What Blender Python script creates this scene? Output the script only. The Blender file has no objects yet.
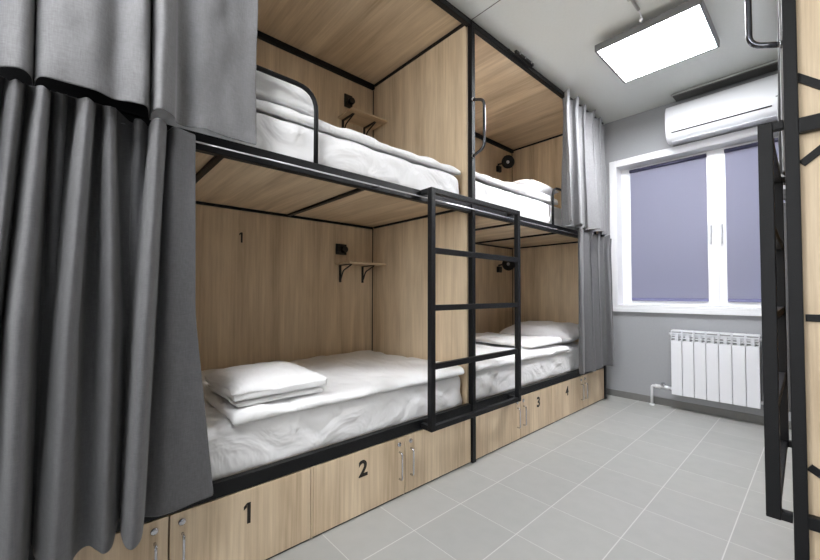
import bpy, bmesh, math, random
from mathutils import Vector, Matrix, noise
S = bpy.context.scene
COL = S.collection
PI = math.pi
random.seed(4)

# ------------------------------------------------------------------ materials
def new_mat(name):
    m = bpy.data.materials.new(name); m.use_nodes = True
    nt = m.node_tree; b = nt.nodes['Principled BSDF']
    return m, nt, b
def lin(c):
    return tuple(((v/255)/12.92 if v/255 <= .04045 else ((v/255+.055)/1.055)**2.4) for v in c) + (1,)
def plain(name, c, rough=.5, metal=0, bump=0, bscale=60, var=0):
    m, nt, b = new_mat(name)
    b.inputs['Base Color'].default_value = lin(c)
    b.inputs['Roughness'].default_value = rough
    b.inputs['Metallic'].default_value = metal
    tc = nt.nodes.new('ShaderNodeTexCoord')
    n = nt.nodes.new('ShaderNodeTexNoise'); n.inputs['Scale'].default_value = bscale; n.inputs['Detail'].default_value = 4
    nt.links.new(tc.outputs['Object'], n.inputs['Vector'])
    if bump:
        bp = nt.nodes.new('ShaderNodeBump'); bp.inputs['Strength'].default_value = bump; bp.inputs['Distance'].default_value = .01
        nt.links.new(n.outputs['Fac'], bp.inputs['Height']); nt.links.new(bp.outputs['Normal'], b.inputs['Normal'])
    if var:
        mx = nt.nodes.new('ShaderNodeMix'); mx.data_type = 'RGBA'
        mx.inputs[6].default_value = lin([v*(1-var) for v in c]); mx.inputs[7].default_value = lin([min(255, v*(1+var)) for v in c])
        nt.links.new(n.outputs['Fac'], mx.inputs[0]); nt.links.new(mx.outputs[2], b.inputs['Base Color'])
    return m

def wood(name, axis, c1=(182, 157, 126), c2=(237, 217, 187), seed=0.):
    """light oak laminate, grain running along the given axis"""
    m, nt, b = new_mat(name); N = nt.nodes; L = nt.links
    b.inputs['Roughness'].default_value = .55
    tc = N.new('ShaderNodeTexCoord')
    def mapped(sc_long, sc_cross, off=0):
        mp = N.new('ShaderNodeMapping'); s = [sc_cross]*3; s['XYZ'.index(axis)] = sc_long
        mp.inputs['Scale'].default_value = s; mp.inputs['Location'].default_value = (seed+off, seed*2+off, seed*3+off)
        L.new(tc.outputs['Object'], mp.inputs['Vector']); return mp
    n1 = N.new('ShaderNodeTexNoise'); n1.inputs['Scale'].default_value = 1; n1.inputs['Detail'].default_value = 3; n1.inputs['Distortion'].default_value = .25
    L.new(mapped(.45, 10).outputs[0], n1.inputs['Vector'])
    n2 = N.new('ShaderNodeTexNoise'); n2.inputs['Scale'].default_value = 1; n2.inputs['Detail'].default_value = 6; n2.inputs['Roughness'].default_value = .7
    L.new(mapped(2.2, 75, 3).outputs[0], n2.inputs['Vector'])
    n3 = N.new('ShaderNodeTexNoise'); n3.inputs['Scale'].default_value = 1; n3.inputs['Detail'].default_value = 2; n3.inputs['Distortion'].default_value = 1.4
    L.new(mapped(1.6, 9, 7).outputs[0], n3.inputs['Vector'])
    a = N.new('ShaderNodeMath'); a.operation = 'MULTIPLY_ADD'; L.new(n2.outputs['Fac'], a.inputs[0]); a.inputs[1].default_value = .55; 
    s = N.new('ShaderNodeMath'); s.operation = 'MULTIPLY'; L.new(n1.outputs['Fac'], s.inputs[0]); s.inputs[1].default_value = .62
    L.new(s.outputs[0], a.inputs[2])
    a2 = N.new('ShaderNodeMath'); a2.operation = 'MULTIPLY_ADD'; L.new(n3.outputs['Fac'], a2.inputs[0]); a2.inputs[1].default_value = .28; L.new(a.outputs[0], a2.inputs[2])
    cr = N.new('ShaderNodeValToRGB'); L.new(a2.outputs[0], cr.inputs['Fac'])
    cr.color_ramp.elements[0].position = .47; cr.color_ramp.elements[0].color = lin(c1)
    cr.color_ramp.elements[1].position = .92; cr.color_ramp.elements[1].color = lin(c2)
    e = cr.color_ramp.elements.new(.69); e.color = lin([(x*.45+y*.55) for x, y in zip(c1, c2)])
    L.new(cr.outputs['Color'], b.inputs['Base Color'])
    bp = N.new('ShaderNodeBump'); bp.inputs['Strength'].default_value = .12; bp.inputs['Distance'].default_value = .004
    L.new(n2.outputs['Fac'], bp.inputs['Height']); L.new(bp.outputs['Normal'], b.inputs['Normal'])
    return m
def fabric(name, c, trans=.0):
    m, nt, b = new_mat(name); N = nt.nodes; L = nt.links
    b.inputs['Roughness'].default_value = .85
    b.inputs['Sheen Weight'].default_value = .15
    tc = N.new('ShaderNodeTexCoord')
    mp = N.new('ShaderNodeMapping'); mp.inputs['Scale'].default_value = (60, 60, 420); L.new(tc.outputs['Object'], mp.inputs['Vector'])
    mp2 = N.new('ShaderNodeMapping'); mp2.inputs['Scale'].default_value = (380, 380, 45); L.new(tc.outputs['Object'], mp2.inputs['Vector'])
    a = N.new('ShaderNodeTexNoise'); a.inputs['Scale'].default_value = 1; L.new(mp.outputs[0], a.inputs['Vector'])
    d = N.new('ShaderNodeTexNoise'); d.inputs['Scale'].default_value = 1; L.new(mp2.outputs[0], d.inputs['Vector'])
    ad = N.new('ShaderNodeMath'); ad.operation = 'ADD'; L.new(a.outputs['Fac'], ad.inputs[0]); L.new(d.outputs['Fac'], ad.inputs[1])
    hf = N.new('ShaderNodeMath'); hf.operation = 'MULTIPLY'; hf.inputs[1].default_value = .5; L.new(ad.outputs[0], hf.inputs[0])
    mx = N.new('ShaderNodeValToRGB'); L.new(hf.outputs[0], mx.inputs['Fac'])
    mx.color_ramp.elements[0].position = .3; mx.color_ramp.elements[0].color = lin([v*.90 for v in c])
    mx.color_ramp.elements[1].position = .7; mx.color_ramp.elements[1].color = lin([v*1.08 for v in c])
    L.new(mx.outputs['Color'], b.inputs['Base Color'])
    big = N.new('ShaderNodeTexNoise'); big.inputs['Scale'].default_value = 9; big.inputs['Detail'].default_value = 3; L.new(tc.outputs['Object'], big.inputs['Vector'])
    b1 = N.new('ShaderNodeBump'); b1.inputs['Strength'].default_value = .25; b1.inputs['Distance'].default_value = .03; L.new(big.outputs['Fac'], b1.inputs['Height'])
    b2 = N.new('ShaderNodeBump'); b2.inputs['Strength'].default_value = .25; b2.inputs['Distance'].default_value = .002; L.new(hf.outputs[0], b2.inputs['Height'])
    L.new(b1.outputs['Normal'], b2.inputs['Normal']); L.new(b2.outputs['Normal'], b.inputs['Normal'])
    return m
def linen(name, c=(246, 246, 247)):
    m, nt, b = new_mat(name); N = nt.nodes; L = nt.links
    b.inputs['Base Color'].default_value = lin(c); b.inputs['Roughness'].default_value = .8
    tc = N.new('ShaderNodeTexCoord')
    mp = N.new('ShaderNodeMapping'); mp.inputs['Scale'].default_value = (3, 5, 5); mp.inputs['Rotation'].default_value = (.6, .2, .5)
    L.new(tc.outputs['Object'], mp.inputs['Vector'])
    a = N.new('ShaderNodeTexNoise'); a.inputs['Scale'].default_value = 1; a.inputs['Detail'].default_value = 3; a.inputs['Distortion'].default_value = 1.2
    L.new(mp.outputs[0], a.inputs['Vector'])
    bp = N.new('ShaderNodeBump'); bp.inputs['Strength'].default_value = .55; bp.inputs['Distance'].default_value = .05
    L.new(a.outputs['Fac'], bp.inputs['Height']); L.new(bp.outputs['Normal'], b.inputs['Normal'])
    return m
def tiles():
    m, nt, b = new_mat('floor_tiles'); N = nt.nodes; L = nt.links
    tc = N.new('ShaderNodeTexCoord')
    sp = N.new('ShaderNodeSeparateXYZ'); L.new(tc.outputs['Object'], sp.inputs[0])
    def mth(op, a, v=None, w=None):
        n = N.new('ShaderNodeMath'); n.operation = op
        L.new(a, n.inputs[0])
        if v is not None:
            if isinstance(v, (int, float)): n.inputs[1].default_value = v
            else: L.new(v, n.inputs[1])
        return n.outputs[0]
    def edge(o, off):
        f = mth('FRACT', mth('DIVIDE', mth('ADD', o, 30-off), .3))
        d = mth('ABSOLUTE', mth('SUBTRACT', f, .5))          # .5 at the joint
        return d, mth('FLOOR', mth('DIVIDE', mth('ADD', o, 30-off), .3))
    dx, ix = edge(sp.outputs['X'], .03); dy, iy = edge(sp.outputs['Y'], .18)
    jx = mth('GREATER_THAN', dx, .5-.0065); jy = mth('GREATER_THAN', dy, .5-.0042)
    j = mth('MAXIMUM', jx, jy)
    cb = N.new('ShaderNodeCombineXYZ'); L.new(ix, cb.inputs[0]); L.new(iy, cb.inputs[1])
    wn = N.new('ShaderNodeTexWhiteNoise'); L.new(cb.outputs[0], wn.inputs['Vector'])
    n = N.new('ShaderNodeTexNoise'); n.inputs['Scale'].default_value = 14; n.inputs['Detail'].default_value = 5; L.new(tc.outputs['Object'], n.inputs['Vector'])
    v = mth('ADD', mth('MULTIPLY', wn.outputs['Value'], .35), mth('MULTIPLY', n.outputs['Fac'], .5))
    cr = N.new('ShaderNodeValToRGB'); L.new(v, cr.inputs['Fac'])
    cr.color_ramp.elements[0].color = lin((152, 153, 150)); cr.color_ramp.elements[1].color = lin((174, 174, 171))
    mx = N.new('ShaderNodeMix'); mx.data_type = 'RGBA'; L.new(j, mx.inputs[0]); L.new(cr.outputs['Color'], mx.inputs[6]); mx.inputs[7].default_value = lin((198, 198, 195))
    L.new(mx.outputs[2], b.inputs['Base Color'])
    b.inputs['Roughness'].default_value = .42
    bp = N.new('ShaderNodeBump'); bp.inputs['Strength'].default_value = .3; bp.inputs['Distance'].default_value = .002; bp.invert = True
    L.new(j, bp.inputs['Height']); L.new(bp.outputs['Normal'], b.inputs['Normal'])
    return m
def emit(name, c, s):
    m, nt, b = new_mat(name)
    b.inputs['Base Color'].default_value = lin((240, 240, 240))
    b.inputs['Emission Color'].default_value = lin(c); b.inputs['Emission Strength'].default_value = s
    return m
def glass():
    m, nt, b = new_mat('window_glass'); N = nt.nodes; L = nt.links
    t = N.new('ShaderNodeBsdfTransparent'); g = N.new('ShaderNodeBsdfGlossy'); g.inputs['Roughness'].default_value = .02
    fr = N.new('ShaderNodeFresnel'); fr.inputs['IOR'].default_value = 1.45
    mx = N.new('ShaderNodeMixShader'); L.new(fr.outputs[0], mx.inputs[0]); L.new(t.outputs[0], mx.inputs[1]); L.new(g.outputs[0], mx.inputs[2])
    L.new(mx.outputs[0], N['Material Output'].inputs['Surface']); return m
def blind_mat():
    m, nt, b = new_mat('blind_fabric'); N = nt.nodes; L = nt.links
    d = N.new('ShaderNodeBsdfDiffuse'); d.inputs['Color'].default_value = lin((166, 166, 183))
    t = N.new('ShaderNodeBsdfTranslucent'); t.inputs['Color'].default_value = lin((192, 194, 217))
    mx = N.new('ShaderNodeMixShader'); mx.inputs[0].default_value = .45
    L.new(d.outputs[0], mx.inputs[1]); L.new(t.outputs[0], mx.inputs[2]); L.new(mx.outputs[0], N['Material Output'].inputs['Surface']); return m

M = dict(
    wz=wood('oak_vertical', 'Z'), wx=wood('oak_cross', 'X', seed=2.3), wy=wood('oak_long', 'Y', seed=5.1),
    metal=plain('black_powder_coat', (14, 15, 18), .45, 0, .25, 420),
    wall=plain('grey_wall_paint', (155, 157, 160), .8, 0, .05, 90, .02),
    ceil=plain('grey_ceiling_paint', (222, 225, 221), .85, 0, .04, 60, .015),
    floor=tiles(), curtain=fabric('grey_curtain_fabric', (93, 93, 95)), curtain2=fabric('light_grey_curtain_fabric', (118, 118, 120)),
    white=plain('white_plastic', (228, 229, 232), .35), radi=plain('white_enamel', (228, 230, 235), .35),
    base=plain('grey_skirting_tile', (112, 112, 110), .5, 0, .1, 50, .06),
    black=plain('black_plastic', (22, 21, 21), .4), chrome=plain('chrome', (200, 200, 205), .15, 1),
    alu=plain('grey_aluminium', (118, 118, 120), .4, .3), dkalu=plain('dark_rail_metal', (104, 104, 102), .5, .2),
    wire=plain('bright_wire', (225, 225, 230), .25, .6), linen=linen('white_bed_linen'), linen2=linen('white_pillow_linen', (240, 240, 243)),
    paint=plain('black_stencil_paint', (28, 22, 18), .6), blind=blind_mat(), glass=glass(),
    darkblue=plain('dark_cassette', (60, 60, 84), .5), lamp=emit('lamp_diffuser', (250, 251, 255), 21.5), fill_lamp=emit('fill_lamp_diffuser', (250, 251, 255), 11.5),
    acw=plain('ac_plastic', (212, 214, 217), .3), hgrey=plain('light_grey_handle', (196, 198, 202), .35), grey=plain('grey_cable_duct', (188, 190, 188), .5), slot=plain('dark_slot', (40, 42, 46), .6), door=plain('white_door_paint', (215, 214, 210), .5),
)

M['metal'].node_tree.nodes['Principled BSDF'].inputs['Specular IOR Level'].default_value = .28
# ------------------------------------------------------------------ helpers
def setp(o, label=None, cat=None, group=None, kind=None):
    if label: o['label'] = label
    if cat: o['category'] = cat
    if group: o['group'] = group
    if kind: o['kind'] = kind
    return o
class Thing:
    def __init__(s, name, label, cat, loc, group=None, kind=None):
        s.o = bpy.data.objects.new(name, None); s.o.empty_display_size = .1
        COL.objects.link(s.o); s.o.location = loc; s.loc = Vector(loc); setp(s.o, label, cat, group, kind)
def build(name, bm, mat, parent=None, loc=None, smooth=False, label=None, mods=()):
    """world-space bmesh -> one mesh object (vertices relative to the base of its thing)"""
    if isinstance(parent, Thing): base = parent.loc; par = parent.o
    elif parent is not None: base = Vector(parent['_b']); par = parent
    else: base = Vector(loc) if loc is not None else Vector((0, 0, 0)); par = None
    bmesh.ops.recalc_face_normals(bm, faces=bm.faces)
    bmesh.ops.translate(bm, verts=bm.verts, vec=-base)
    me = bpy.data.meshes.new(name); bm.to_mesh(me); bm.free()
    mats = mat if isinstance(mat, (list, tuple)) else [mat]
    for m in mats: me.materials.append(m)
    if smooth:
        for p in me.polygons: p.use_smooth = True
    o = bpy.data.objects.new(name, me); COL.objects.link(o)
    if par: o.parent = par
    else: o.location = base
    o['_b'] = tuple(base)
    if label: o['label'] = label
    for f in mods: f(o)
    return o
def box(bm, x0, x1, y0, y1, z0, z1, bev=0.0, mi=0):
    t = bmesh.new()
    bmesh.ops.create_cube(t, size=1)
    for v in t.verts: v.co = Vector(((x0+x1)/2+v.co.x*(x1-x0), (y0+y1)/2+v.co.y*(y1-y0), (z0+z1)/2+v.co.z*(z1-z0)))
    if bev: bmesh.ops.bevel(t, geom=t.edges[:], offset=bev, segments=2, profile=.6, affect='EDGES')
    merge(bm, t, mi); return bm
def merge(bm, t, mi=0):
    mp = {}
    for v in t.verts: mp[v] = bm.verts.new(v.co)
    for f in t.faces:
        try: g = bm.faces.new([mp[v] for v in f.verts]); g.material_index = mi; g.smooth = f.smooth
        except ValueError: pass
    t.free()
def bar(bm, a, b, w=.03, h=None, bev=.003, up=(0, 0, 1)):
    """rectangular section bar from a to b"""
    h = h or w; a = Vector(a); b = Vector(b); d = (b-a); L = d.length; d.normalize()
    u = Vector(up); 
    if abs(d.dot(u)) > .95: u = Vector((1, 0, 0))
    s = d.cross(u).normalized(); u = s.cross(d)
    t = bmesh.new(); bmesh.ops.create_cube(t, size=1)
    for v in t.verts: v.co = (a+b)/2 + d*v.co.y*L + s*v.co.x*w + u*v.co.z*h
    if bev: bmesh.ops.bevel(t, geom=t.edges[:], offset=bev, segments=2, profile=.6, affect='EDGES')
    merge(bm, t)
def tube(bm, pts, r, seg=12, cap=True):
    pts = [Vector(p) for p in pts]; rings = []; prev = None
    for i, p in enumerate(pts):
        d = (pts[min(i+1, len(pts)-1)]-pts[max(i-1, 0)]).normalized()
        if prev is None: n = d.orthogonal().normalized()
        else: n = (prev - d*prev.dot(d)).normalized()
        prev = n; s = d.cross(n); rr = r[i] if isinstance(r, (list, tuple)) else r
        rings.append([bm.verts.new(p + (n*math.cos(k*2*PI/seg)+s*math.sin(k*2*PI/seg))*rr) for k in range(seg)])
    for a, b in zip(rings, rings[1:]):
        for k in range(seg):
            f = bm.faces.new((a[k], a[(k+1) % seg], b[(k+1) % seg], b[k])); f.smooth = True
    if cap: bm.faces.new(rings[0][::-1]); bm.faces.new(rings[-1])
def arc_path(pts, r, n=6):
    """polyline with rounded corners"""
    pts = [Vector(p) for p in pts]; out = [pts[0]]
    for a, b, c in zip(pts, pts[1:], pts[2:]):
        u = (a-b).normalized(); w = (c-b).normalized(); p0 = b+u*r; p2 = b+w*r
        for i in range(n+1):
            t = i/n; out.append(p0*(1-t)**2 + b*2*t*(1-t) + p2*t*t)
    out.append(pts[-1]); return out
def lathe(bm, prof, o, axis, seg=20):
    """prof: list of (distance along axis, radius)"""
    ax = Vector(axis).normalized(); n = ax.orthogonal().normalized(); s = ax.cross(n); o = Vector(o)
    rings = [[bm.verts.new(o+ax*d+(n*math.cos(k*2*PI/seg)+s*math.sin(k*2*PI/seg))*max(r, 1e-4)) for k in range(seg)] for d, r in prof]
    for a, b in zip(rings, rings[1:]):
        for k in range(seg): bm.faces.new((a[k], a[(k+1) % seg], b[(k+1) % seg], b[k])).smooth = True
    bm.faces.new(rings[0][::-1]); bm.faces.new(rings[-1])
def lattice(nx, ny, nz, fn):
    """closed box surface; fn maps (u,v,w) in -1..1 to a point"""
    bm = bmesh.new(); vs = {}
    def V(i, j, k):
        if (i, j, k) not in vs: vs[(i, j, k)] = bm.verts.new(fn(2*i/nx-1, 2*j/ny-1, 2*k/nz-1))
        return vs[(i, j, k)]
    def F(*q): bm.faces.new([V(*c) for c in q]).smooth = True
    for i in range(nx):
        for j in range(ny):
            for k in (0, nz): F((i, j, k), (i+1, j, k), (i+1, j+1, k), (i, j+1, k))
    for i in range(nx):
        for k in range(nz):
            for j in (0, ny): F((i, j, k), (i+1, j, k), (i+1, j, k+1), (i, j, k+1))
    for j in range(ny):
        for k in range(nz):
            for i in (0, nx): F((i, j, k), (i, j+1, k), (i, j+1, k+1), (i, j, k+1))
    return bm
def soft_slab(x0, x1, y0, y1, z0, z1, r, amp=.01, freq=4, seed=0, sag=0, n=.028, top=None, side=0):
    c = Vector(((x0+x1)/2, (y0+y1)/2, (z0+z1)/2)); h = Vector(((x1-x0)/2, (y1-y0)/2, (z1-z0)/2))
    def fn(u, v, w):
        p = Vector((u*h.x, v*h.y, w*h.z)); q = Vector([max(-h[i]+r, min(h[i]-r, p[i])) for i in range(3)])
        d = p-q
        if d.length > 1e-9:
            m = max(abs(d.x), abs(d.y), abs(d.z)); d = d.normalized()*min(r, m)
            if w < 0: d = d.lerp(p-q, min(1, -w*1.6)) if True else d
        p = q+d+c
        s = Vector((seed*3.1, seed*1.7, 0))
        e = noise.noise((p+s)*freq) + .5*noise.noise((p+s)*freq*2.3)
        # soft creases
        k = abs(noise.noise(Vector((p.x*2.2+p.y*1.5, p.y*3.1-p.x, p.z*3))*freq*.45+s))
        if w > -.9:
            p.z += amp*e*(w*.5+.5) - amp*.8*max(0, .18-k)*5*(w*.5+.5)
        if side:
            kk = abs(noise.noise(Vector((p.x*.5, (p.y+p.z*1.3)*5, p.z*3+p.y))+s))
            p.x += (side*(e*.5) - side*.9*max(0, .2-kk)*4)*max(0, u)**4*(1-abs(w))
        if top: p = top(p, u, v, w)
        return p
    nx = max(4, int((x1-x0)/n)); ny = max(4, int((y1-y0)/n)); nz = max(2, int((z1-z0)/n*1.3))
    return lattice(nx, ny, nz, fn)
def subsurf(o):
    m = o.modifiers.new('sub', 'SUBSURF'); m.levels = 1; m.render_levels = 1
def pillow_bm(cx, cy, z0, lx, ly, t, rot=0, tilt=0, seed=0, roty=0):
    R = Matrix.Rotation(rot, 3, 'Z') @ Matrix.Rotation(tilt, 3, 'X') @ Matrix.Rotation(roty, 3, 'Y')
    def fn(u, v, w):
        e = max(0, 1-abs(u)**3.2)**.55*max(0, 1-abs(v)**3.2)**.55
        pin = 1-.07*(abs(u)**3)*(1-abs(v)**2)-.0
        x = u*lx/2*(1-.06*(1-abs(u))*0-.05*(1-v*v)*abs(u)**2); y = v*ly/2*(1-.05*(1-u*u)*abs(v)**2)
        z = w*(t/2*e+.004)
        p = Vector((x, y, z)); s = Vector((seed*5.3, seed, seed*2))
        p.z += (.010*noise.noise(p*7+s)+.006*noise.noise(p*17+s))*(.4+e)
        k = abs(noise.noise(Vector((p.x*9, p.y*4, 0))+s)); p.z -= .008*max(0, .2-k)*5*(1 if w > 0 else 0)*e
        return R @ p + Vector((cx, cy, z0+t/2))
    return lattice(28, 28, 2, fn)
def text_bm(s, size, y, z, x, depth=.0015):
    if s == '1':
        k = size*.74; bm = bmesh.new()
        for out in ([(-.03, -.5), (.13, -.5), (.13, .5), (.02, .5), (-.03, .42)], [(-.19, .20), (-.05, .30), (-.05, .42), (.02, .5), (-.04, .5), (-.19, .36)]):
            A = [bm.verts.new((x-depth, y+a*k, z+b_*k)) for a, b_ in out]; B = [bm.verts.new((x+depth, y+a*k, z+b_*k)) for a, b_ in out]
            bm.faces.new(A); bm.faces.new(B[::-1])
            for i in range(len(A)): bm.faces.new((A[i], A[(i+1) % len(A)], B[(i+1) % len(A)], B[i]))
        return bm
    cu = bpy.data.curves.new('t', 'FONT'); cu.body = s; cu.size = size; cu.align_x = 'CENTER'; cu.align_y = 'CENTER'; cu.extrude = depth; cu.offset = .0025
    o = bpy.data.objects.new('t', cu); COL.objects.link(o)
    dg = bpy.context.evaluated_depsgraph_get(); dg.update()
    me = bpy.data.meshes.new_from_object(o.evaluated_get(dg))
    bm = bmesh.new(); bm.from_mesh(me); bpy.data.objects.remove(o); bpy.data.meshes.remove(me); bpy.data.curves.remove(cu)
    bmesh.ops.transform(bm, matrix=Matrix(((0, 0, 1, x), (1, 0, 0, y), (0, 1, 0, z), (0, 0, 0, 1))), verts=bm.verts)
    return bm

# ------------------------------------------------------------------ room shell
XL, XR, YN, YF, H = -2.46, 1.02, -1.62, 3.948, 2.717
WX0, WX1, WZ0, WZ1 = -1.345, .20, .885, 2.255
def struct(name, bm, mat, **k):
    o = build(name, bm, mat, **k); setp(o, kind='structure'); return o
b = bmesh.new(); box(b, XL-.1, XR+.1, YN-.1, YF+.25, -.12, 0); struct('floor', b, M['floor'])
b = bmesh.new(); box(b, XL-.1, XR+.1, YN-.1, YF+.25, H, H+.12); struct('ceiling', b, M['ceil'])
b = bmesh.new(); box(b, XL-.12, XL, YN-.1, YF+.25, 0, H); struct('wall_left', b, M['wall'])
b = bmesh.new(); box(b, XR, XR+.12, YN-.1, YF+.25, 0, H); struct('wall_right', b, M['wall'])
b = bmesh.new()
NX0, NX1, NZ0, NZ1 = -1.3, .7, .95, 2.35
box(b, XL, NX0, YN-.16, YN, 0, H); box(b, NX1, XR, YN-.16, YN, 0, H); box(b, NX0, NX1, YN-.16, YN, 0, NZ0); box(b, NX0, NX1, YN-.16, YN, NZ1, H)
struct('wall_near', b, M['wall'])
b = bmesh.new()
for a in ((NX0, NX0+.06, NZ0, NZ1), (NX1-.06, NX1, NZ0, NZ1), (-.33, -.27, NZ0+.06, NZ1-.06), (NX0+.06, NX1-.06, NZ0, NZ0+.06), (NX0+.06, NX1-.06, NZ1-.06, NZ1)): box(b, a[0], a[1], YN-.10, YN-.05, a[2], a[3], .003)
w2 = struct('fill_window', b, M['white'])  # added window behind the camera, an opening for the fill light
b = bmesh.new(); box(b, NX0+.06, NX1-.06, YN-.08, YN-.074, NZ0+.06, NZ1-.06); build('pane', b, M['glass'], w2)
ld = bpy.data.lights.new('fill_light', 'AREA'); ld.shape = 'RECTANGLE'; ld.size = NX1-NX0+.3; ld.size_y = NZ1-NZ0+.3; ld.energy = 35; ld.color = (1, .985, .96)
lo = bpy.data.objects.new('fill_light', ld); COL.objects.link(lo); lo.location = ((NX0+NX1)/2, YN-.35, (NZ0+NZ1)/2); lo.rotation_euler = (math.radians(90), 0, 0)  # area lamp added outside that opening to fill the bunks with light
b = bmesh.new()
T = .20
box(b, XL, WX0, YF, YF+T, 0, H); box(b, WX1, XR, YF, YF+T, 0, H); box(b, WX0, WX1, YF, YF+T, 0, WZ0); box(b, WX0, WX1, YF, YF+T, WZ1, H)
struct('wall_far', b, M['wall'])
b = bmesh.new(); box(b, XL, XR, YF-.009, YF-.0005, 0, .062, .002); struct('baseboard_far', b, M['base'])
b = bmesh.new(); box(b, XR-.009, XR-.0005, YN, YF-.01, 0, .062, .002); struct('baseboard_right', b, M['base'])
b = bmesh.new(); box(b, XL, XR, 1.811, 1.816, H-.0015, H-.0001); struct('trim_1', b, M['dkalu'])

# window: white plastic surround, reveal, two sashes
w = Thing('window_1', 'white plastic double window with lilac blinds over the radiator', 'window', ((WX0+WX1)/2, YF, WZ0), kind='structure'); del w.o['category']
b = bmesh.new()
fw = .056
box(b, WX0-fw, WX0+.001, YF-.012, YF-.0005, WZ0-.055, WZ1+fw, .002)
box(b, WX1-.001, WX1+fw, YF-.012, YF-.0005, WZ0-.055, WZ1+fw, .002)
box(b, WX0+.001, WX1-.001, YF-.012, YF-.0005, WZ1, WZ1+fw, .002)
box(b, WX0-fw, WX1+fw, YF-.026, YF-.0005, WZ0-.056, WZ0-.02, .004)
for a in ((WX0, WX0+.008, WZ0, WZ1), (WX1-.008, WX1, WZ0, WZ1), (WX0, WX1, WZ1-.008, WZ1)):
    box(b, a[0], a[1], YF-.01, YF+.14, a[2], a[3])
box(b, WX0, WX1, YF-.024, YF+.14, WZ0-.02, WZ0+.008, .003)
build('window_frame', b, M['white'], w)
YS = YF+.125
xm = -.600
def sash(x0, x1):
    b = bmesh.new(); s = .054
    box(b, x0, x0+s+.036, YS, YS+.05, WZ0+.01, WZ1-.01, .004); box(b, x1-s-.036, x1, YS, YS+.05, WZ0+.01, WZ1-.01, .004)
    box(b, x0+s+.03, x1-s-.03, YS+.001, YS+.049, WZ0+.01, WZ0+.01+s, .004); box(b, x0+s+.03, x1-s-.03, YS+.001, YS+.049, WZ1-.01-s, WZ1-.01, .004)
    o = build('sash', b, M['white'], w)
    b = bmesh.new(); box(b, x0+s, x1-s, YS+.03, YS+.036, WZ0+.01+s, WZ1-.01-s); build('pane', b, M['glass'], o)
    return o
s1 = sash(WX0+.008, xm-.003); s2 = sash(xm+.003, WX1-.008)
b = bmesh.new(); box(b, xm-.016, xm+.016, YS-.008, YS+.0, WZ0+.01, WZ1-.01, .004); build('mullion', b, M['white'], w)
for s, x in ((s1, xm-.036), (s2, xm+.036)):
    b = bmesh.new(); box(b, x-.012, x+.012, YS-.014, YS, 1.52, 1.60, .004); box(b, x-.009, x+.009, YS-.040, YS-.012, 1.43, 1.585, .005); build('sash_handle', b, M['hgrey'], s)
for i, (x0, x1, lb) in enumerate(((WX0+.094, xm-.057, 'lilac grey roller blind drawn down over left window sash'), (xm+.070, WX1-.068, 'lilac grey roller blind drawn down over right window sash'))):
    t = Thing('roller_blind', lb, 'blind', ((x0+x1)/2, YS-.01, WZ0+.05), 'roller blinds in the window')
    b = bmesh.new(); box(b, x0, x1, YS-.012, YS-.0105, WZ0+.072, WZ1-.05); build('blind_fabric', b, M['blind'], t)
    b = bmesh.new(); tube(b, [(x0-.003, YS-.02, WZ1-.048), (x1+.003, YS-.02, WZ1-.048)], .016); build('roller_tube', b, M['darkblue'], t)
    b = bmesh.new(); box(b, x0, x1, YS-.016, YS-.007, WZ0+.050, WZ0+.078, .003); build('bottom_bar', b, plain('blind_bar', (112, 112, 148), .5), t)

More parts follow.
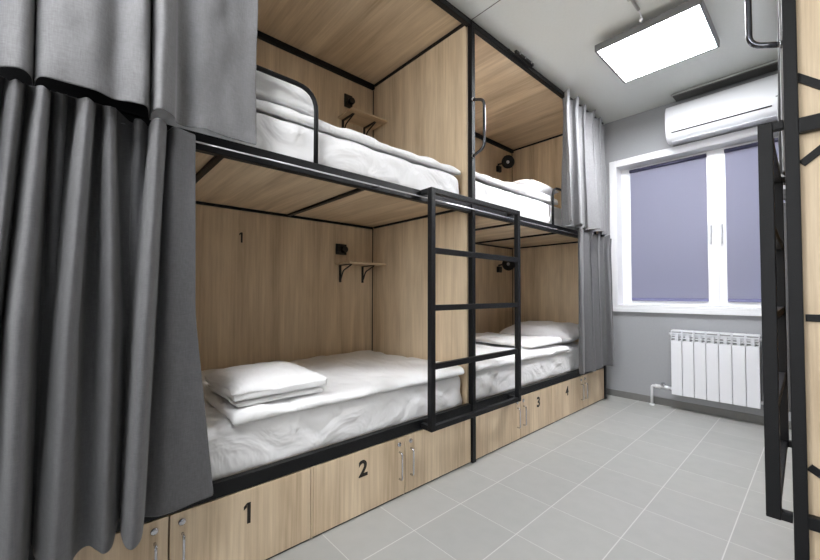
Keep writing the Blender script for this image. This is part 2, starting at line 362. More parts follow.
# ------------------------------------------------------------------ bunk beds
XF = -1.40; XB = -2.40          # front plane, back panel plane of the left row
Z_LL, Z_LH = .294, .345         # lower rail
Z_UL, Z_UH = 1.487, 1.545       # upper rail
Z_TL, Z_TH = 2.638, 2.668         # top rail
PW = .032
def post(t, x, y, z1=Z_TH-.001, z0=.0):
    b = bmesh.new(); box(b, x-PW/2, x+PW/2, y-PW/2, y+PW/2, z0, z1, .003); box(b, x-PW/2-.001, x+PW/2+.001, y-PW/2-.001, y+PW/2+.001, z0, .012, .002)
    return build('post', b, M['metal'], t)
def bunk(label, y0, y1, sgn, xf, xb, near_panel, posts_f, far_post=True):
    """sgn +1: front faces +X (left row)"""
    t = Thing('bunk_bed', label, 'bunk bed', ((xf+xb)/2, (y0+y1)/2, 0), 'oak and black steel bunk beds')
    f = xf - sgn*.005                      # rail front plane
    fi = xf - sgn*.037
    def X(a, b_): return (min(a, b_), max(a, b_))
    for y in posts_f: post(t, xf-sgn*.012, y+.006)
    for y in (y0+.03, y1-.03): post(t, xb-sgn*.036, y)
    ys = y0 + (.016 if posts_f[0] < y0+.1 else -.0); 
    ya = posts_f[0]+PW/2 if len(posts_f) > 1 else y0+.018; yb = posts_f[-1]+.006-PW/2
    for nm, z0, z1 in (('lower_rail', Z_LL, Z_LH), ('upper_rail', Z_UL, Z_UH), ('top_rail', Z_TL, Z_TH-.001)):
        b = bmesh.new(); x = X(f, fi); box(b, x[0], x[1], ya, yb, z0, z1, .003); build(nm, b, M['metal'], t)
    # boards
    x = X(fi-sgn*.001, xb+sgn*.004)
    yi0, yi1 = (y0+.02, y1-.02)
    b = bmesh.new(); box(b, x[0], x[1], yi0, yi1, 2.674, 2.690); build('roof_board', b, M['wx'], t)
    b = bmesh.new(); box(b, x[0], x[1], yi0, yi1, 1.529, 1.545); build('bunk_board', b, M['wx'], t)
    b = bmesh.new(); box(b, x[0], x[1], yi0, yi1, .318, .334); build('bunk_board', b, M['wx'], t)
    # back panels
    x = X(xb, xb-sgn*.016)
    for z0, z1 in ((.338, 1.524), (1.549, 2.672)):
        b = bmesh.new(); box(b, x[0], x[1], yi0, yi1, z0, z1); build('back_panel', b, M['wz'], t)
    # end panels
    ends = ((y1-.016, y1),) if not near_panel else ((y0, y0+.016), (y1-.016, y1))
    for e0, e1 in ends:
        x = X(fi-sgn*.002, xb+sgn*.001)
        for z0, z1 in ((.338, 1.524), (1.549, 2.672)):
            b = bmesh.new(); box(b, x[0], x[1], e0, e1, z0, z1); build('end_panel', b, M['wz'], t)
    # angle bars along the back, above the end panel, and cross beams
    x = X(xb+sgn*.002, xb+sgn*.03)
    b = bmesh.new(); box(b, x[0], x[1], yi0, yi1-.004, 2.636, 2.672, .002); build('angle_bar', b, M['metal'], t)
    x = X(xb+sgn*.002, xb+sgn*.014)
    b = bmesh.new(); box(b, x[0], x[1], yi0, yi1-.004, 1.512, 1.528, .001); build('angle_bar', b, M['metal'], t)
    x = X(fi-sgn*.002, xb+sgn*.032)
    for z0, z1 in ((2.657, 2.672), (1.515, 1.528)):
        b = bmesh.new(); box(b, x[0], x[1], y1-.03, y1-.017, z0, z1, .001); build('angle_bar', b, M['metal'], t)
    x = X(xb+sgn*.001, xb+sgn*.006)
    for z0, z1 in ((.338, 1.511), (1.549, 2.635)):
        b = bmesh.new(); box(b, x[0], x[1], y1-.022, y1-.017, z0, z1); build('corner_strip', b, M['metal'], t)
    L = y1-y0
    for k in (1, 2):
        yc = y0+L*k*.322
        x = X(fi-sgn*.002, xb+sgn*.016)
        b = bmesh.new(); box(b, x[0], x[1], yc-.013, yc+.013, 1.516, 1.528, .001); build('cross_beam', b, M['metal'], t)
    return t
YD, YE, YS0 = 1.768, 3.79, -.255
near = bunk('oak bunk bed at the left, nearest the camera, framed in black steel', YS0, 1.776, 1, XF, XB, True, (YS0+.0, YD))
far = bunk('oak bunk bed on the left beside the window wall, framed in black steel', 1.778, YE-.012, 1, XF, XB, False, (YE-.018,))
# the far bed's rails begin at the shared post
# guard rails on the upper bunks (bent tube)
def guard(t, y0, y1, x=-1.418, h=1.855):
    b = bmesh.new(); tube(b, arc_path([(x, y0, Z_UH), (x, y0, h), (x, y1, h), (x, y1, Z_UH)], .09), .0095, 12); return build('guard_rail', b, M['metal'], t)
guard(near, -.15, .742); guard(far, 2.80, 3.62, h=1.85)

b = bmesh.new(); box(b, -1.436, -1.399, -.235, .165, 1.5465, 1.625, .003); build('side_plate', b, M['metal'], near)
# painted number on the back panel of the near lower bunk
b = text_bm('1', .085, .755, 1.345, XB+.0012, .0008); build('bunk_number', b, M['paint'], near)

# ------------------------------------------------------------------ lockers under the left row
LOCK = [(-.230, .2325, None, 'R', 'plain oak locker door partly behind the hanging near curtain, lowest left'),
        (.2375, .7235, '1', 'L', 'oak under-bed locker with a black number 1 on its door'),
        (.7375, 1.2325, '2', 'R', 'oak under-bed locker with a black number 2 on its door'),
        (1.2375, 1.750, None, 'L', 'unnumbered oak locker just left of the middle black post, beside number 2'),
        (1.792, 2.2875, None, 'R', 'unnumbered oak locker just right of the middle black post, beside number 3'),
        (2.2925, 2.7785, '3', 'L', 'oak under-bed locker with a black number 3 on its door'),
        (2.7925, 3.2875, '4', 'R', 'oak under-bed locker with a black number 4 on its door'),
        (3.2925, 3.752, None, 'L', 'oak locker at the far end of the row, under the far curtain')]
for y0, y1, num, side, lb in LOCK:
    t = Thing('storage_locker', lb, 'locker', (-1.7, (y0+y1)/2, 0), 'under-bed lockers in the left row')
    b = bmesh.new()
    xb, xf = -2.1, -1.424
    box(b, xb, xf, y0, y0+.012, .004, .292); box(b, xb, xf, y1-.012, y1, .004, .292); box(b, xb, xf, y0+.012, y1-.012, .004, .016)
    box(b, xb, xb+.012, y0+.012, y1-.012, .016, .292); box(b, xb+.012, xf, y0+.012, y1-.012, .280, .292)
    build('carcass', b, M['wy'], t)
    b = bmesh.new(); box(b, xf+.001, -1.405, y0, y1, .008, .290, .0015); d = build('door', b, M['wz'], t)
    b = bmesh.new(); box(b, xf, -1.412, y0+.002, y1-.002, .0, .0075); build('plinth', b, M['slot'], t)
    yh = y1-.035 if side == 'R' else y0+.035
    b = bmesh.new(); tube(b, arc_path([(-1.405, yh, .22), (-1.383, yh, .22), (-1.383, yh, .09), (-1.405, yh, .09)], .012, 4), .0045, 10); build('handle', b, M['chrome'], d)
    b = bmesh.new(); lathe(b, [(0, .011), (.004, .011), (.006, .008), (.007, .004)], (-1.405, yh-.002, .258), (1, 0, 0), 16); build('lock', b, M['chrome'], d)
    if num in ('1', '3'):
        b = bmesh.new(); box(b, xf+.001, -1.406, y1+.003, y1+.012, .006, .291, .001); build('edge_strip', b, M['wz'], t)
    if num:
        b = text_bm(num, .1, (y0+y1)/2-.003 if num != '4' else 2.99, .205, -1.4042, .0008); build('door_number', b, M['paint'], d)

# ------------------------------------------------------------------ ladders and grab handles
def ladder(lb, y0, y1, xo, xi, z0=.303, z1=1.545, rw=.03):
    """xo: outer face (aisle side), xi: plane it hangs from"""
    s = 1 if xo > xi else -1
    c = xo-s*.0135
    t = Thing('bunk_ladder', lb, 'ladder', ((xo+xi)/2, (y0+y1)/2, z0), 'bolted black steel ladders')
    for y in (y0+.0135, y1-.0135):
        b = bmesh.new(); bar(b, (c, y, z0), (c, y, z1), rw); build('side_rail', b, M['metal'], t)
    for z in (z0+.0135, z1-.0135):
        b = bmesh.new(); bar(b, (c, y0+.0275, z), (c, y1-.0275, z), .027); build('cross_rail', b, M['metal'], t)
        for y in (y0+.0135, y1-.0135):
            b = bmesh.new(); bar(b, (c-s*.014, y, z), (xi+s*.0005, y, z), .027); build('standoff', b, M['metal'], t)
    for z in (.627, .927, 1.222):
        b = bmesh.new(); bar(b, (c, y0+.0275, z), (c, y1-.0275, z), .025, .03); build('rung', b, M['metal'], t)
    return t
ladder('black steel ladder straddling the middle post of the left beds', 1.338, 2.165, -1.322, -1.404)
def grab(lb, y, x, z0, z1, reach, s):
    t = Thing('grab_handle', lb, 'handle', (x, y, z0), 'chromed grab handles on bunk posts')
    b = bmesh.new(); tube(b, arc_path([(x, y, z1), (x+s*reach, y, z1-.03), (x+s*reach, y, z0+.03), (x, y, z0)], .035, 6), .0085, 12)
    build('grip', b, plain('dark_chrome', (90, 92, 98), .18, .9), t)
    for z in (z0, z1): b = bmesh.new(); lathe(b, [(0, .014), (.004, .014), (.005, .010)], (x, y, z), (s, 0, 0), 14); build('flange', b, M['chrome'], t)
grab('chromed grab handle on the middle post of left beds', YD, XF+.0045, 1.83, 2.175, .083, 1)

# ------------------------------------------------------------------ right bunk bed (only its end is in view)
RX = -.037; RY = 1.645
t = Thing('bunk_bed', 'oak bunk bed at the right edge with zigzag black bars on its end', 'bunk bed', (.47, 2.65, 0), 'oak and black steel bunk beds')
PW = .032
for x, y in ((RX-.0175, RY), (RX-.0175, 3.66), (.96, RY), (.96, 3.66)): post(t, x, y)
for nm, z0, z1 in (('lower_rail', Z_LL, Z_LH), ('upper_rail', Z_UL, Z_UH), ('top_rail', Z_TL, Z_TH-.001)):
    b = bmesh.new(); box(b, RX-.031, RX-.001, RY+.0355, 3.643, z0, z1, .003); build(nm, b, M['metal'], t)
    b = bmesh.new(); box(b, RX-.004, .9435, RY-.014, RY+.010, z0+.006, z1-.006, .003); build('end_rail', b, M['metal'], t)
b = bmesh.new(); box(b, RX-.030, .9435, RY+.018, RY+.034, .02, 2.69); build('end_panel', b, M['wz'], t)
b = bmesh.new(); box(b, RX+.003, .9435, 3.645, 3.661, .02, 2.69); build('end_panel', b, M['wz'], t)
b = bmesh.new(); box(b, .95, .94+.025, RY+.036, 3.643, .35, 2.69); build('back_panel', b, M['wz'], t)
for z in (.318, 1.529, 2.660):
    b = bmesh.new(); box(b, RX+.001, .948, RY+.036, 3.643, z, z+.016); build('bunk_board', b, M['wx'], t)
b = bmesh.new(); box(b, RX-.01, RX-.002, RY+.0355, 3.643, .004, .292); build('locker_front', b, M['wz'], t)
zz = [((RX-.01, 1.68), (.30, 1.30+.06), None), ((RX, 1.402), (.42, 1.795), None), ((RX, .928), (.9435, .928), None), ((RX, .478), (.16, .31+.04), None),
      ((.42, 1.795), (.94, 1.60), None), ((.30, 1.36), (.94, 1.47), None), ((.18, .93), (.62, .36), None), ((.30, 1.36), (.55, .94), None), ((RX, 2.30), (.5, 1.80), None), ((.5, 1.80), (.94, 2.4), None)]
for (xa, za), (xb_, zb), _ in zz:
    b = bmesh.new(); d = Vector((xb_-xa, 0, zb-za)); 
    bar(b, (xa+.002, RY+.0135, za), (xb_, RY+.0135, zb), .008, .022, .001); build('decor_bar', b, M['metal'], t)
ladder('black steel ladder at the right edge seen end on', 1.630, 2.452, -.127, -.071, rw=.035)
grab('chromed grab handle on the right bunk post, cut by the top of the photo', RY, RX-.0350, 1.79, 2.13, .075, -1)

# ------------------------------------------------------------------ bedding
def mattress(lb, y0, y1, z0, z1, x0=-2.375, x1=-1.440, seed=0, grp='sheeted mattresses in the bunks'):
    t = soft_slab(x0, x1, y0, y1, z0, z1, .045, .012, 3.0, seed, side=.022)
    o = build('mattress', t, M['linen'], loc=((x0+x1)/2, (y0+y1)/2, z0), smooth=True, mods=(subsurf,)); setp(o, lb, 'mattress', grp); return o
def duvet(lb, y0, y1, z0, z1, x0=-2.37, x1=-1.42, seed=0, top=None, grp='white duvets in the bunks', amp=.016, r=.022):
    def top(p, u, v, w):
        if u > .9: p.z -= .020*((u-.9)/.1)**2*(.7+.5*noise.noise(Vector((seed, p.y*6, 0)))); p.x -= .006*((u-.9)/.1)*(w < 0)
        return p
    bm = soft_slab(x0, x1, y0, y1, z0, z1, r, amp, 4.2, seed, top=top, side=.012)
    o = build('duvet', bm, M['linen'], loc=((x0+x1)/2, (y0+y1)/2, z0), smooth=True, mods=(subsurf,)); setp(o, lb, 'duvet', grp); return o
mattress('white sheeted mattress on the near lower bunk, below the folded pillow', -.20, 1.730, .336, .528, seed=1)
duvet('white duvet spread on near lower bunk, with the folded pillow on it', .425, 1.725, .532, .568, seed=2, x1=-1.418, r=.017)
mattress('white sheeted mattress on far lower bunk, beside the wall pillow', 1.80, 3.70, .336, .528, seed=3)
duvet('white duvet spread on far lower bunk, seen through the ladder', 1.84, 3.10, .532, .572, seed=4, r=.018)
mattress('white sheeted mattress on the near upper bunk behind the bent guard rail', -.20, 1.715, 1.547, 1.715, seed=5)
duvet('white duvet spread on near upper bunk, above the folded pillow', -.1, 1.72, 1.722, 1.765, seed=6, x1=-1.434)
mattress('white sheeted mattress on the far upper bunk, right of the middle post', 1.80, 3.70, 1.547, 1.728, seed=7)
duvet('white duvet spread on far upper bunk, right of the middle post', 1.82, 2.95, 1.738, 1.79, seed=8, x1=-1.432)
o = build('blanket', soft_slab(-2.2, -1.45, -.05, .775, 1.779, 1.895, .05, .045, 6.5, 11, side=.035), M['linen'], loc=(-1.8, .35, 1.765), smooth=True, mods=(subsurf,)); setp(o, 'crumpled white folded blanket on near upper bunk, behind the bent guard rail', 'blanket')
o = build('duvet', soft_slab(-2.25, -1.47, 2.55, 3.06, .588, .628, .02, .018, 6, 12, side=.02), M['linen'], loc=(-1.8, 2.8, .58), smooth=True, mods=(subsurf,)); setp(o, 'white folded blanket end lying before the pillow on far lower bunk', 'blanket'); o.name = 'blanket'
def folded_pillow(lb, x0, x1, y0, y1, z0, t, seed):
    """pillow folded flat: two layers joined by a rounded fold at the wall side"""
    base = Thing('pillow', lb, 'pillow', ((x0+x1)/2, (y0+y1)/2, z0), 'pillows on the bunks')
    for k, (nm, za, zb, sh) in enumerate((('lower_layer', 0, t*.30, .010), ('upper_layer', t*.27, t, 0))):
        def fn(u, v, w, k=k, za=za, zb=zb, sh=sh):
            e = (max(0, 1-abs(u)**5)*max(0, 1-abs(v)**5))**.5
            x = (x0+x1)/2+u*((x1-x0)/2-sh)*(1-.03*(1-v*v)); y = (y0+y1)/2+v*((y1-y0)/2-sh)*(1-.03*(1-u*u))
            zm = (za+zb)/2; h = (zb-za)/2
            z = z0+zm+w*h*((.45+.55*e) if w > 0 else (.8+.2*e)) - (h*.25*(1-e) if k and w > 0 else 0)
            q = Vector((x*6+seed, y*6, k*2)); z += .006*noise.noise(q)*(.5+.5*w)+(.022*(1-u*u)**.7*(1-v*v)**.7 if k and w > 0 else 0)
            x += .010*noise.noise(q*1.7+Vector((0, 0, w))); y += .010*noise.noise(q*1.7+Vector((5, 5, 5+w)))
            z -= .006*max(0, .15-abs(noise.noise(q*1.1)))*6*(w > 0)*k
            return Vector((x, y, z))
        build(nm, lattice(26, 26, 4, fn), M['linen'], base, smooth=True, mods=(subsurf,))
folded_pillow('flat folded white pillow laid on the near lower bunk beside the curtain', -1.86, -1.435, .435, .815, .575, .085, 1)
def pillow(lb, *a, mat='linen2', name='pillow', grp='pillows on the bunks', **k):
    o = build(name, pillow_bm(*a, **k), M[mat], loc=(a[0], a[1], a[2]), smooth=True, mods=(subsurf,)); setp(o, lb, 'pillow', grp); return o
pillow('plump white pillow against the end panel of far lower bunk', -1.82, 3.42, .548, .74, .50, .17, seed=2, rot=0.0, tilt=.10)
pillow('white pillow at far end of upper bunk, beside the light curtain', -1.715, 2.80, 1.800, .50, .42, .12, seed=3, tilt=-.04)

# ------------------------------------------------------------------ shelves, sockets, reading lamps
def shelf(lb, y0, y1, z, x1=-2.20):
    t = Thing('wall_shelf', lb, 'shelf', (XB, (y0+y1)/2, z), 'small oak shelves in the bunks')
    b = bmesh.new(); box(b, XB+.001, x1, y0, y1, z, z+.013, .0015); build('board', b, M['wy'], t)
    for y in (y0+.045, y1-.075):
        b = bmesh.new(); L = x1-XB-.05
        bar(b, (XB+.004, y, z-.001), (XB+.004, y, z-.13), .018, .005, .001, up=(1, 0, 0)); bar(b, (XB+.002, y, z-.004), (XB+L, y, z-.004), .018, .005, .001)
        tube(b, arc_path([(XB+.006, y, z-.12), (XB+.045, y, z-.045), (XB+L, y, z-.008)], .02, 4), .005, 8)
        build('bracket', b, M['black'], t)
def socket(lb, y, z, w=.045, h=.08):
    t = Thing('power_socket', lb, 'socket', (XB, y, z), 'black sockets on the bunk panels')
    b = bmesh.new(); box(b, XB+.0005, XB+.012, y-w, y+w, z-h/2, z+h/2, .004); build('plate', b, M['black'], t)
    b = bmesh.new(); lathe(b, [(0, .026), (.028, .024), (.030, .020)], (XB+.012, y+.016, z), (1, 0, 0), 18); box(b, XB+.012, XB+.026, y-w+.006, y-.014, z-.022, z+.022, .003); build('outlet', b, M['black'], t)
shelf('small oak shelf on black brackets inside the near lower bunk', 1.415, 1.735, 1.213)
shelf('small oak shelf on black brackets inside the near upper bunk', 1.43, 1.745, 2.308)
socket('black socket on back panel above the near lower shelf', 1.465, 1.328)
socket('black socket on back panel above the near upper shelf', 1.52, 2.465, .035, .10)
def rlamp(lb, y, z):
    t = Thing('reading_lamp', lb, 'lamp', (XB, y, z), 'black reading lamps in the far bed')
    b = bmesh.new(); box(b, XB+.0005, XB+.03, y-.055, y+.01, z-.075, z-.01, .004); build('wall_plate', b, M['black'], t)
    b = bmesh.new(); tube(b, [(XB+.02, y-.05, z), (XB+.05, y-.02, z+.01), (XB+.07, y+.02, z+.015)], .009, 10); build('arm', b, M['black'], t)
    b = bmesh.new(); ax = Vector((.75, -.55, -.1)).normalized()
    lathe(b, [(0, .02), (.015, .05), (.05, .068), (.075, .072), (.077, .060), (.060, .026)], Vector((XB+.07, y+.03, z+.02)), ax, 22); hd = build('lamp_head', b, M['black'], t)
    b = bmesh.new(); lathe(b, [(0, .018), (.006, .016), (.01, .008)], Vector((XB+.07, y+.03, z+.02))+ax*.060, ax, 18); build('bulb', b, M['white'], hd)
rlamp('black round reading lamp in the far upper bunk corner', 3.50, 2.43)
rlamp('black round reading lamp in the far lower bunk, behind the ladder', 3.50, 1.31)

# ------------------------------------------------------------------ curtains
def catmull(P, n):
    out = []
    for i in range(len(P)-1):
        p0 = P[max(i-1, 0)]; p1 = P[i]; p2 = P[i+1]; p3 = P[min(i+2, len(P)-1)]
        for k in range(n):
            t = k/n
            out.append(.5*((2*p1)+(p2-p0)*t+(2*p0-5*p1+4*p2-p3)*t*t+(3*p1-p0-3*p2+p3)*t**3))
    out.append(P[-1]); return out
def solid(o):
    m = o.modifiers.new('thick', 'SOLIDIFY'); m.thickness = .0022; m.offset = 0
def curtain(lb, levels, nz=44, n=9, grp='grey bunk curtains', wob=.004, seed=0):
    """levels: list of (z or list of z per control, [(x,y),...]) from top to bottom"""
    bm = bmesh.new(); cols = []
    zs = []
    for r in range(nz+1):
        v = r/nz*(len(levels)-1); i = min(int(v), len(levels)-2); f = v-i; f2 = f
        A, B = levels[i], levels[i+1]
        pa = [Vector((p[0], p[1], p[2] if len(p) > 2 else A[0])) for p in A[1]]; pb = [Vector((p[0], p[1], p[2] if len(p) > 2 else B[0])) for p in B[1]]
        P = [a.lerp(b_, f2) for a, b_ in zip(pa, pb)]
        C = catmull(P, n)
        row = []
        for j, p in enumerate(C):
            q = p.copy(); q.x += wob*noise.noise(Vector((seed, p.y*9, p.z*3))) + wob*.6*noise.noise(Vector((seed+4, p.y*22, p.z*9)))
            row.append(bm.verts.new(q))
        cols.append(row)
    for a, b_ in zip(cols, cols[1:]):
        for j in range(len(a)-1): bm.faces.new((a[j], a[j+1], b_[j+1], b_[j])).smooth = True
    cx = sum(v.co.x for v in bm.verts)/len(bm.verts); cy = sum(v.co.y for v in bm.verts)/len(bm.verts); zm = min(v.co.z for v in bm.verts)
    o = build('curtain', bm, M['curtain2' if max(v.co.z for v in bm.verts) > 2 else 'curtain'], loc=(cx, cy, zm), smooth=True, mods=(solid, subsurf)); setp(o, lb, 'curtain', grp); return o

YAW = math.radians(47.99)
def yy(px, x):
    """y on the plane x for a sight line measured in the photograph"""
    a = YAW-math.atan((px-410)/371.15); return -x/math.tan(a)
R_, T_ = -1.285, -1.372
# near lower curtain: ridge and trough order, at top / mid / hem
F = [  # (top px, x) (mid px, x) (hem px, x)
    ((-95, T_), (-95, T_), (-95, T_)), ((-74, R_), (-78, R_), (-84, -1.28)), ((-66, R_), (-70, R_), (-76, -1.28)), ((-45, T_), (-55, T_), (-62, T_)), ((-26, R_), (-42, R_), (-54, -1.27)), ((-16, R_), (-34, R_), (-48, -1.27)), ((-2, T_), (-22, T_), (-38, T_)),
    ((3, -1.31), (-14, -1.29), (-30, -1.27)), ((10, -1.288), (-6, -1.265), (-20, -1.25)), ((17, -1.305), (-1, -1.30), (-12, -1.30)), ((19, -1.375), (2, -1.37), (-9, -1.36)), ((24, -1.382), (4, -1.375), (-5, -1.36)),
    ((29, -1.33), (8, -1.30), (0, -1.29)), ((37, -1.285), (18, -1.245), (16, -1.23)), ((45, -1.31), (32, -1.27), (32, -1.27)), ((45, -1.38), (38, -1.37), (36, -1.36)), ((50, -1.383), (42, -1.383), (37, -1.378)),
    ((52, -1.34), (45, -1.382), (38, -1.378)), ((57, -1.325), (48, -1.38), (40, -1.37)), ((62, -1.34), (52, -1.375), (40, -1.35)), ((63, -1.383), (55, -1.365), (42, -1.33)), ((71, -1.383), (57, -1.33), (45, -1.29)),
    ((74, -1.32), (61, -1.28), (52, -1.255)), ((83, -1.283), (70, -1.255), (62, -1.235)), ((91, -1.315), (79, -1.29), (74, -1.26)), ((91, -1.38), (84, -1.35), (84, -1.30)), ((98, -1.383), (97, -1.37), (94, -1.31)),
    ((100, -1.325), (103, -1.32), (102, -1.285)), ((106, -1.30), (111, -1.28), (110, -1.262)), ((112, -1.33), (119, -1.30), (118, -1.28)), ((112, -1.383), (123, -1.37), (122, -1.35)), ((128, -1.385), (127, -1.385), (124, -1.378)),
    ((131, -1.35), (129, -1.385), (124, -1.38)), ((137, -1.34), (131, -1.38), (125, -1.36)), ((142, -1.36), (134, -1.36), (126, -1.31)), ((145, -1.383), (137, -1.31), (129, -1.272)), 
    ((149, -1.32), (141, -1.275), (133, -1.25)), ((156, -1.295), (148, -1.262), (139, -1.243)), ((163, -1.325), (154, -1.29), (146, -1.27)), ((164, -1.38), (156, -1.35), (148, -1.33)), ((167, -1.36), (158, -1.365), (149, -1.35)), ((170, -1.335), (163, -1.35), (156, -1.34)), ((175, -1.33), (170, -1.335), (168, -1.33)),
    ((184, -1.345), (184, -1.34), (192, -1.335)), ((193, -1.352), (196, -1.345), (217, -1.345))]
def lvl(k, z, hem=None):
    return (z, [(f[k][1], yy(f[k][0], f[k][1]), z + (.030*max(0, min(1, (-f[k][1]-1.31)/.06)) if k == 0 and f[0][0] < 128 else 0)) if hem is None else (f[k][1], yy(f[k][0], f[k][1]), hem(f[k][1])) for f in F])
curtain('dark grey curtain hanging in deep folds at the near lower bunk', [lvl(0, 1.515), lvl(1, .93), lvl(2, .3, lambda x: .338-(x+1.345)*.22)], nz=40, n=6, seed=1)
# near upper curtain
G = [((-80, -1.30), (-80, -1.30)), ((-50, -1.27), (-50, -1.26)), ((-20, -1.32), (-20, -1.30)), ((0, -1.28), (-2, -1.275)), ((18, -1.262), (16, -1.262)), ((25, -1.30), (25, -1.29)), ((28, -1.372), (28, -1.36)), ((31, -1.32), (30, -1.30)), ((40, -1.285), (38, -1.262)),
     ((65, -1.268), (65, -1.262)), ((95, -1.275), (92, -1.265)), ((108, -1.31), (112, -1.285)), ((125, -1.30), (128, -1.265)), ((138, -1.285), (141, -1.262)), ((142, -1.32), (145, -1.29)), ((144, -1.365), (146, -1.365)),
     ((147, -1.36), (147, -1.36)), ((149, -1.31), (149, -1.30)), ((157, -1.268), (158, -1.262)), ((167, -1.30), (171, -1.29)), ((171, -1.335), (174, -1.335)), ((184, -1.335), (184, -1.345)), ((205, -1.315), (202, -1.33)), ((228, -1.345), (226, -1.352)), ((253, -1.35), (255, -1.355))]
top = [(a[1], yy(a[0], a[1]), 2.60) for a, c in G]; mid = [((a[1]+c[1])/2, (yy(a[0], a[1])+yy(c[0], c[1]))/2, 2.05) for a, c in G]
bot = [(c[1], yy(c[0], c[1]), 1.530) for a, c in G]
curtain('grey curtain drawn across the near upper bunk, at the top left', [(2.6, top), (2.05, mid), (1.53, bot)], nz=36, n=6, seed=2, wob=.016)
# far curtains and the ones of the right bunk: gathered
def gathered(lb, x, s, y0t, y1t, y0b, y1b, z1, z0, nf, at, ab, seed, lead=0, **k):
    def prof(y0, y1, a, z, ph, jit):
        P = []; m = nf*4
        for i in range(m+1):
            u = i/m; w = math.sin(u*nf*2*PI+ph+jit*math.sin(u*7+seed))
            wd = 1+.35*math.sin(u*13+seed*2)
            P.append((x+s*(a*(1+w*wd)*.5+.003), y0+(y1-y0)*u+.35*(y1-y0)/nf*.5*math.sin(u*nf*4*PI+ph+1), z+.008*w))
        if lead: P = [(x, y0-.012, z), (x+s*lead*.5, y0-.022, z), (x+s*lead, y0-.014, z)] + P
        return (z, P)
    zm = z1-.13
    L = [prof(y0t, y1t, at, z1, 0, .3), prof(y0t+.01, y1t-.01, at*.8, zm, .2, .5), prof((y0t+y0b)/2, (y1t+y1b)/2, (at+ab)/2*.95, (z0+zm)/2, .4, .7), prof(y0b, y1b, ab, z0, .5, .9)]
    return curtain(lb, L, nz=42, n=4, seed=seed, **k)
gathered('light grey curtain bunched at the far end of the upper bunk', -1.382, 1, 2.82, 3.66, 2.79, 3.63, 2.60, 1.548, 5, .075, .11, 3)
gathered('grey curtain bunched at the far end of lower bunk, touching the window corner', -1.382, 1, 3.07, 3.80, 3.04, 3.76, 1.535, .345, 4, .07, .10, 5)
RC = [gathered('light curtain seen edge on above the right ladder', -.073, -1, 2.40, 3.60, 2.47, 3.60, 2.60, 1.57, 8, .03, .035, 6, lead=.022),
      gathered('grey curtain seen edge on through the right ladder', -.073, -1, 3.0, 3.6, 3.05, 3.62, 1.52, .33, 5, .035, .05, 7, lead=.04)]
# curtain wires
def wire(lb, x, y0, y1, z, n=2, m='wire'):
    t = Thing('curtain_wire', lb, 'curtain rail', (x, y0, z), 'curtain wires on the bed rails')
    b = bmesh.new(); tube(b, [(x, y0, z), (x, y1, z)], .0035, 8); build('wire', b, M[m], t)
    for y in [y0+(y1-y0)*(i+.15)/(n+.6) for i in range(n+1)]:
        b = bmesh.new(); xr = XF-.005 if x < -1 else RX-.031
        box(b, xr+.0003, x+.003, y-.006, y+.006, z-.005, z+.006, .001); build('clip', b, M['black'], t)
wire('bright curtain wire along the upper rail of the left beds', -1.391, -.22, 3.755, 1.506, 3)
wire('dark curtain wire along the top rail of the left beds', -1.391, -.22, 3.755, 2.652, 3, 'metal')
# black curtain track carriage on the top rail
t = Thing('curtain_carriage', 'black roller bracket on the top rail near the far curtain', 'bracket', (-1.385, 2.30, 2.655), None)
b = bmesh.new(); box(b, -1.394, -1.375, 2.22, 2.45, 2.656, 2.678, .004); build('bracket_body', b, M['black'], t)
for y in (2.26, 2.33, 2.41): b = bmesh.new(); lathe(b, [(0, .010), (.006, .010), (.007, .006)], (-1.375, y, 2.667), (1, 0, 0), 14); build('roller', b, M['chrome'], t)
# ------------------------------------------------------------------ ceiling lamps
def lamp(lb, x0, x1, y0, y1, z=2.622, m='lamp'):
    t = Thing('ceiling_lamp', lb, 'ceiling lamp', ((x0+x1)/2, (y0+y1)/2, z), 'square ceiling light panels')
    b = bmesh.new(); f = .014
    box(b, x0, x0+f, y0, y1, z-.002, z+.042, .001); box(b, x1-f, x1, y0, y1, z-.002, z+.042, .001)
    box(b, x0+f, x1-f, y0, y0+f, z-.002, z+.042, .001); box(b, x0+f, x1-f, y1-f, y1, z-.002, z+.042, .001)
    box(b, x0+f, x1-f, y0+f, y1-f, z+.02, z+.042); build('lamp_frame', b, M['alu'], t)
    b = bmesh.new(); box(b, x0+f, x1-f, y0+f, y1-f, z, z+.012); build('diffuser', b, M[m], t)
    for x in (x0+.06, x1-.06):
        for y in (y0+.1, y1-.1): b = bmesh.new(); tube(b, [(x, y, z+.042), (x, y, H-.0005)], .006, 8); build('hanger', b, M['alu'], t)
lamp('square lit ceiling panel in front of the air conditioner', -.992, -.420, 2.555, 3.11)
lamp('square fill light panel added on the ceiling behind the camera', -.985, -.425, -.75, -.15, m='fill_lamp')  # unseen second panel, added to even out the room's brightness
t = Thing('cable_duct', 'round grey cable conduit running along the ceiling to the lamp', 'conduit', (-.708, 1.2, 2.70), None)
b = bmesh.new(); tube(b, [(-.708, -.15, 2.706), (-.708, 2.48, 2.706)], .009, 12); build('conduit', b, M['grey'], t)
for y in (.2, .9, 1.6, 2.34): b = bmesh.new(); box(b, -.724, -.692, y-.008, y+.008, 2.69, H-.001, .002); build('clip', b, M['grey'], t)
b = bmesh.new(); tube(b, arc_path([(-.708, 2.47, 2.704), (-.708, 2.523, 2.70), (-.708, 2.530, 2.655)], .02, 5), .005, 10); lathe(b, [(0, .011), (.012, .011), (.016, .005)], (-.708, 2.532, 2.664), (0, -1, 0), 14); build('cable_end', b, M['white'], t)

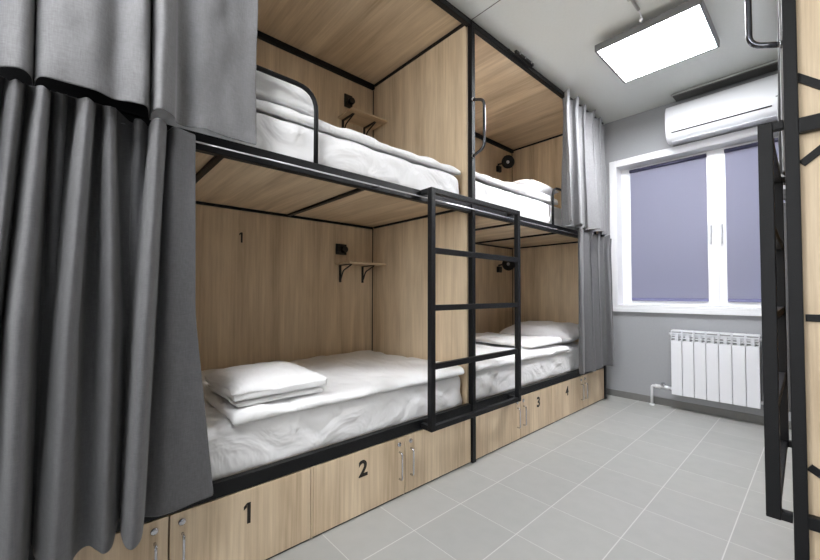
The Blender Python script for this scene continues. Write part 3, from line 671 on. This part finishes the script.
# ------------------------------------------------------------------ air conditioner
t = Thing('air_conditioner', 'white wall air conditioner above the window', 'air conditioner', (-.46, 3.85, 2.30), None)
def extrude_x(prof, x0, x1, bev=0):
    b = bmesh.new(); A = [b.verts.new((x0, y, z)) for y, z in prof]; B = [b.verts.new((x1, y, z)) for y, z in prof]; n = len(prof)
    b.faces.new(A); b.faces.new(B[::-1])
    for i in range(n): f = b.faces.new((A[i], A[(i+1) % n], B[(i+1) % n], B[i])); f.smooth = True
    if bev: bmesh.ops.bevel(b, geom=[e for e in b.edges if abs(e.verts[0].co.x-e.verts[1].co.x) < 1e-6], offset=bev, segments=3, profile=.5, affect='EDGES')
    return b
pr = [(3.946, 2.315), (3.946, 2.600), (3.80, 2.604), (3.765, 2.598), (3.748, 2.580), (3.740, 2.54), (3.735, 2.46), (3.736, 2.395), (3.742, 2.365), (3.755, 2.335), (3.78, 2.312), (3.83, 2.302)]
pr = [(y, z+.006) for y, z in pr]; b = extrude_x(pr, -.878, -.066, .006); build('housing', b, M['acw'], t)
b = extrude_x([(3.7355, 2.368), (3.7335, 2.374), (3.748, 2.376), (3.748, 2.366)], -.835, -.22); build('louver_slot', b, M['slot'], t)
b = bmesh.new(); box(b, -.20, -.17, 3.7325, 3.7345, 2.425, 2.433); build('display', b, M['alu'], t)
b = bmesh.new(); bar(b, (-.84, 3.79, 2.3025), (-.1, 3.79, 2.3025), .045, .004, .001); build('louver', b, M['radi'], t)
t = Thing('ceiling_rail', 'dark grey ceiling rail above the air conditioner', 'rail', (-.4, 3.80, 2.70), None)
b = bmesh.new(); box(b, -.83, .30, 3.775, 3.90, 2.690, H-.001, .003); build('rail_body', b, M['dkalu'], t)
b = bmesh.new(); box(b, -.84, .30, 3.760, 3.774, 2.696, 2.706, .002); build('rail_lip', b, M['grey'], t)

# ------------------------------------------------------------------ radiator
RXa, RXb = -.887, -.322
t = Thing('radiator', 'white seven-section radiator on the wall under the window', 'radiator', ((RXa+RXb)/2, 3.87, .13), None)
n = 7; wd = (RXb-RXa)/n
for i in range(n):
    x0 = RXa+i*wd; x1 = x0+wd; b = bmesh.new()
    box(b, x0+.0018, x1-.0018, 3.838, 3.850, .136, .600, .003)
    box(b, x0+.006, x1-.006, 3.87, 3.878, .16, .60, .001); box(b, (x0+x1)/2-.012, (x0+x1)/2+.012, 3.85, 3.91, .15, .66, .003)
    box(b, x0+.001, x1-.001, 3.842, 3.915, .676, .690, .004)
    for z in (.618, .638, .658): box(b, x0+.001, x1-.001, 3.841, 3.868, z, z+.008, .001)
    box(b, x0+.0005, x0+.006, 3.841, 3.868, .600, .678, .001); box(b, x1-.006, x1-.0005, 3.841, 3.868, .600, .678, .001)
    box(b, x0+.006, x1-.006, 3.90, 3.912, .14, .60, .001)
    build('section', b, M['radi'], t)
for z in (.175, .650):
    b = bmesh.new(); tube(b, [(RXa-.02, 3.885, z), (RXb+.03, 3.885, z)], .013, 12); build('manifold', b, M['radi'], t)
for x in (RXa+.1, RXb-.1):
    for z in (.22, .62): b = bmesh.new(); box(b, x-.01, x+.01, 3.912, YF-.0005, z, z+.02); build('wall_bracket', b, M['radi'], t)
t = Thing('radiator_pipe', 'white supply pipe with valve, rising from floor left of radiator', 'pipe', (-1.045, 3.885, 0), None)
b = bmesh.new(); tube(b, arc_path([(-1.045, 3.885, .0), (-1.045, 3.885, .175), (-.908, 3.885, .175)], .018, 5), .0105, 12)
lathe(b, [(0, .02), (.012, .02), (.013, .014)], (-1.045, 3.885, .0), (0, 0, 1), 16); build('pipe', b, M['white'], t)
b = bmesh.new(); tube(b, [(-1.02, 3.885, .175), (-.98, 3.885, .175)], .017, 12); tube(b, [(-.945, 3.885, .175), (-.915, 3.885, .175)], .018, 8); build('fitting', b, M['white'], t)
b = bmesh.new(); lathe(b, [(0, .008), (.018, .008), (.02, .016), (.034, .014)], (-.955, 3.885, .18), (0, -.35, 1), 14); build('valve', b, M['chrome'], t)
t = Thing('radiator_pipe', 'white pipe at the right side of radiator, behind the ladder', 'pipe', (-.27, 3.885, 0), None)
b = bmesh.new(); tube(b, arc_path([(-.29, 3.885, .175), (-.235, 3.885, .175), (-.235, 3.885, 0)], .018, 5), .0105, 12); build('pipe', b, M['white'], t)

# the right-hand bed stands slightly askew in the room
piv = Matrix.Translation((RX, RY, 0)); RM = piv @ Matrix.Rotation(math.radians(1.25), 4, 'Z') @ piv.inverted()
for o in list(bpy.data.objects):
    if o.parent is None and 'right' in o.get('label', '') and o.get('category') in ('bunk bed', 'ladder', 'handle', 'curtain') and o.location.x > -.5:
        o.matrix_world = RM @ Matrix.Translation(o.location)

# ------------------------------------------------------------------ world, camera, view
W = bpy.data.worlds.new('world'); S.world = W; W.use_nodes = True
N = W.node_tree.nodes; L = W.node_tree.links
sky = N.new('ShaderNodeTexSky'); sky.sky_type = 'HOSEK_WILKIE'; sky.sun_direction = Vector((.3, -.6, .7)).normalized(); sky.turbidity = 4
L.new(sky.outputs[0], N['Background'].inputs['Color']); N['Background'].inputs['Strength'].default_value = 1.5

cam = bpy.data.cameras.new('camera'); co = bpy.data.objects.new('camera', cam); COL.objects.link(co)
cam.sensor_width = 36; cam.sensor_fit = 'HORIZONTAL'; cam.lens = 371.15/820*36; cam.shift_y = 4.235/820; cam.clip_start = .02
co.matrix_world = Matrix.Translation((0, 0, 1)) @ Matrix.Rotation(YAW, 4, 'Z') @ Matrix.Rotation(math.radians(90+1.439), 4, 'X') @ Matrix.Rotation(math.radians(.097), 4, 'Z')
S.camera = co
for o in bpy.data.objects:
    if '_b' in o: del o['_b']
S.view_settings.view_transform = 'Standard'; S.view_settings.look = 'None'; S.view_settings.gamma = 1; S.view_settings.exposure = 1.72
S.view_settings.use_curve_mapping = False
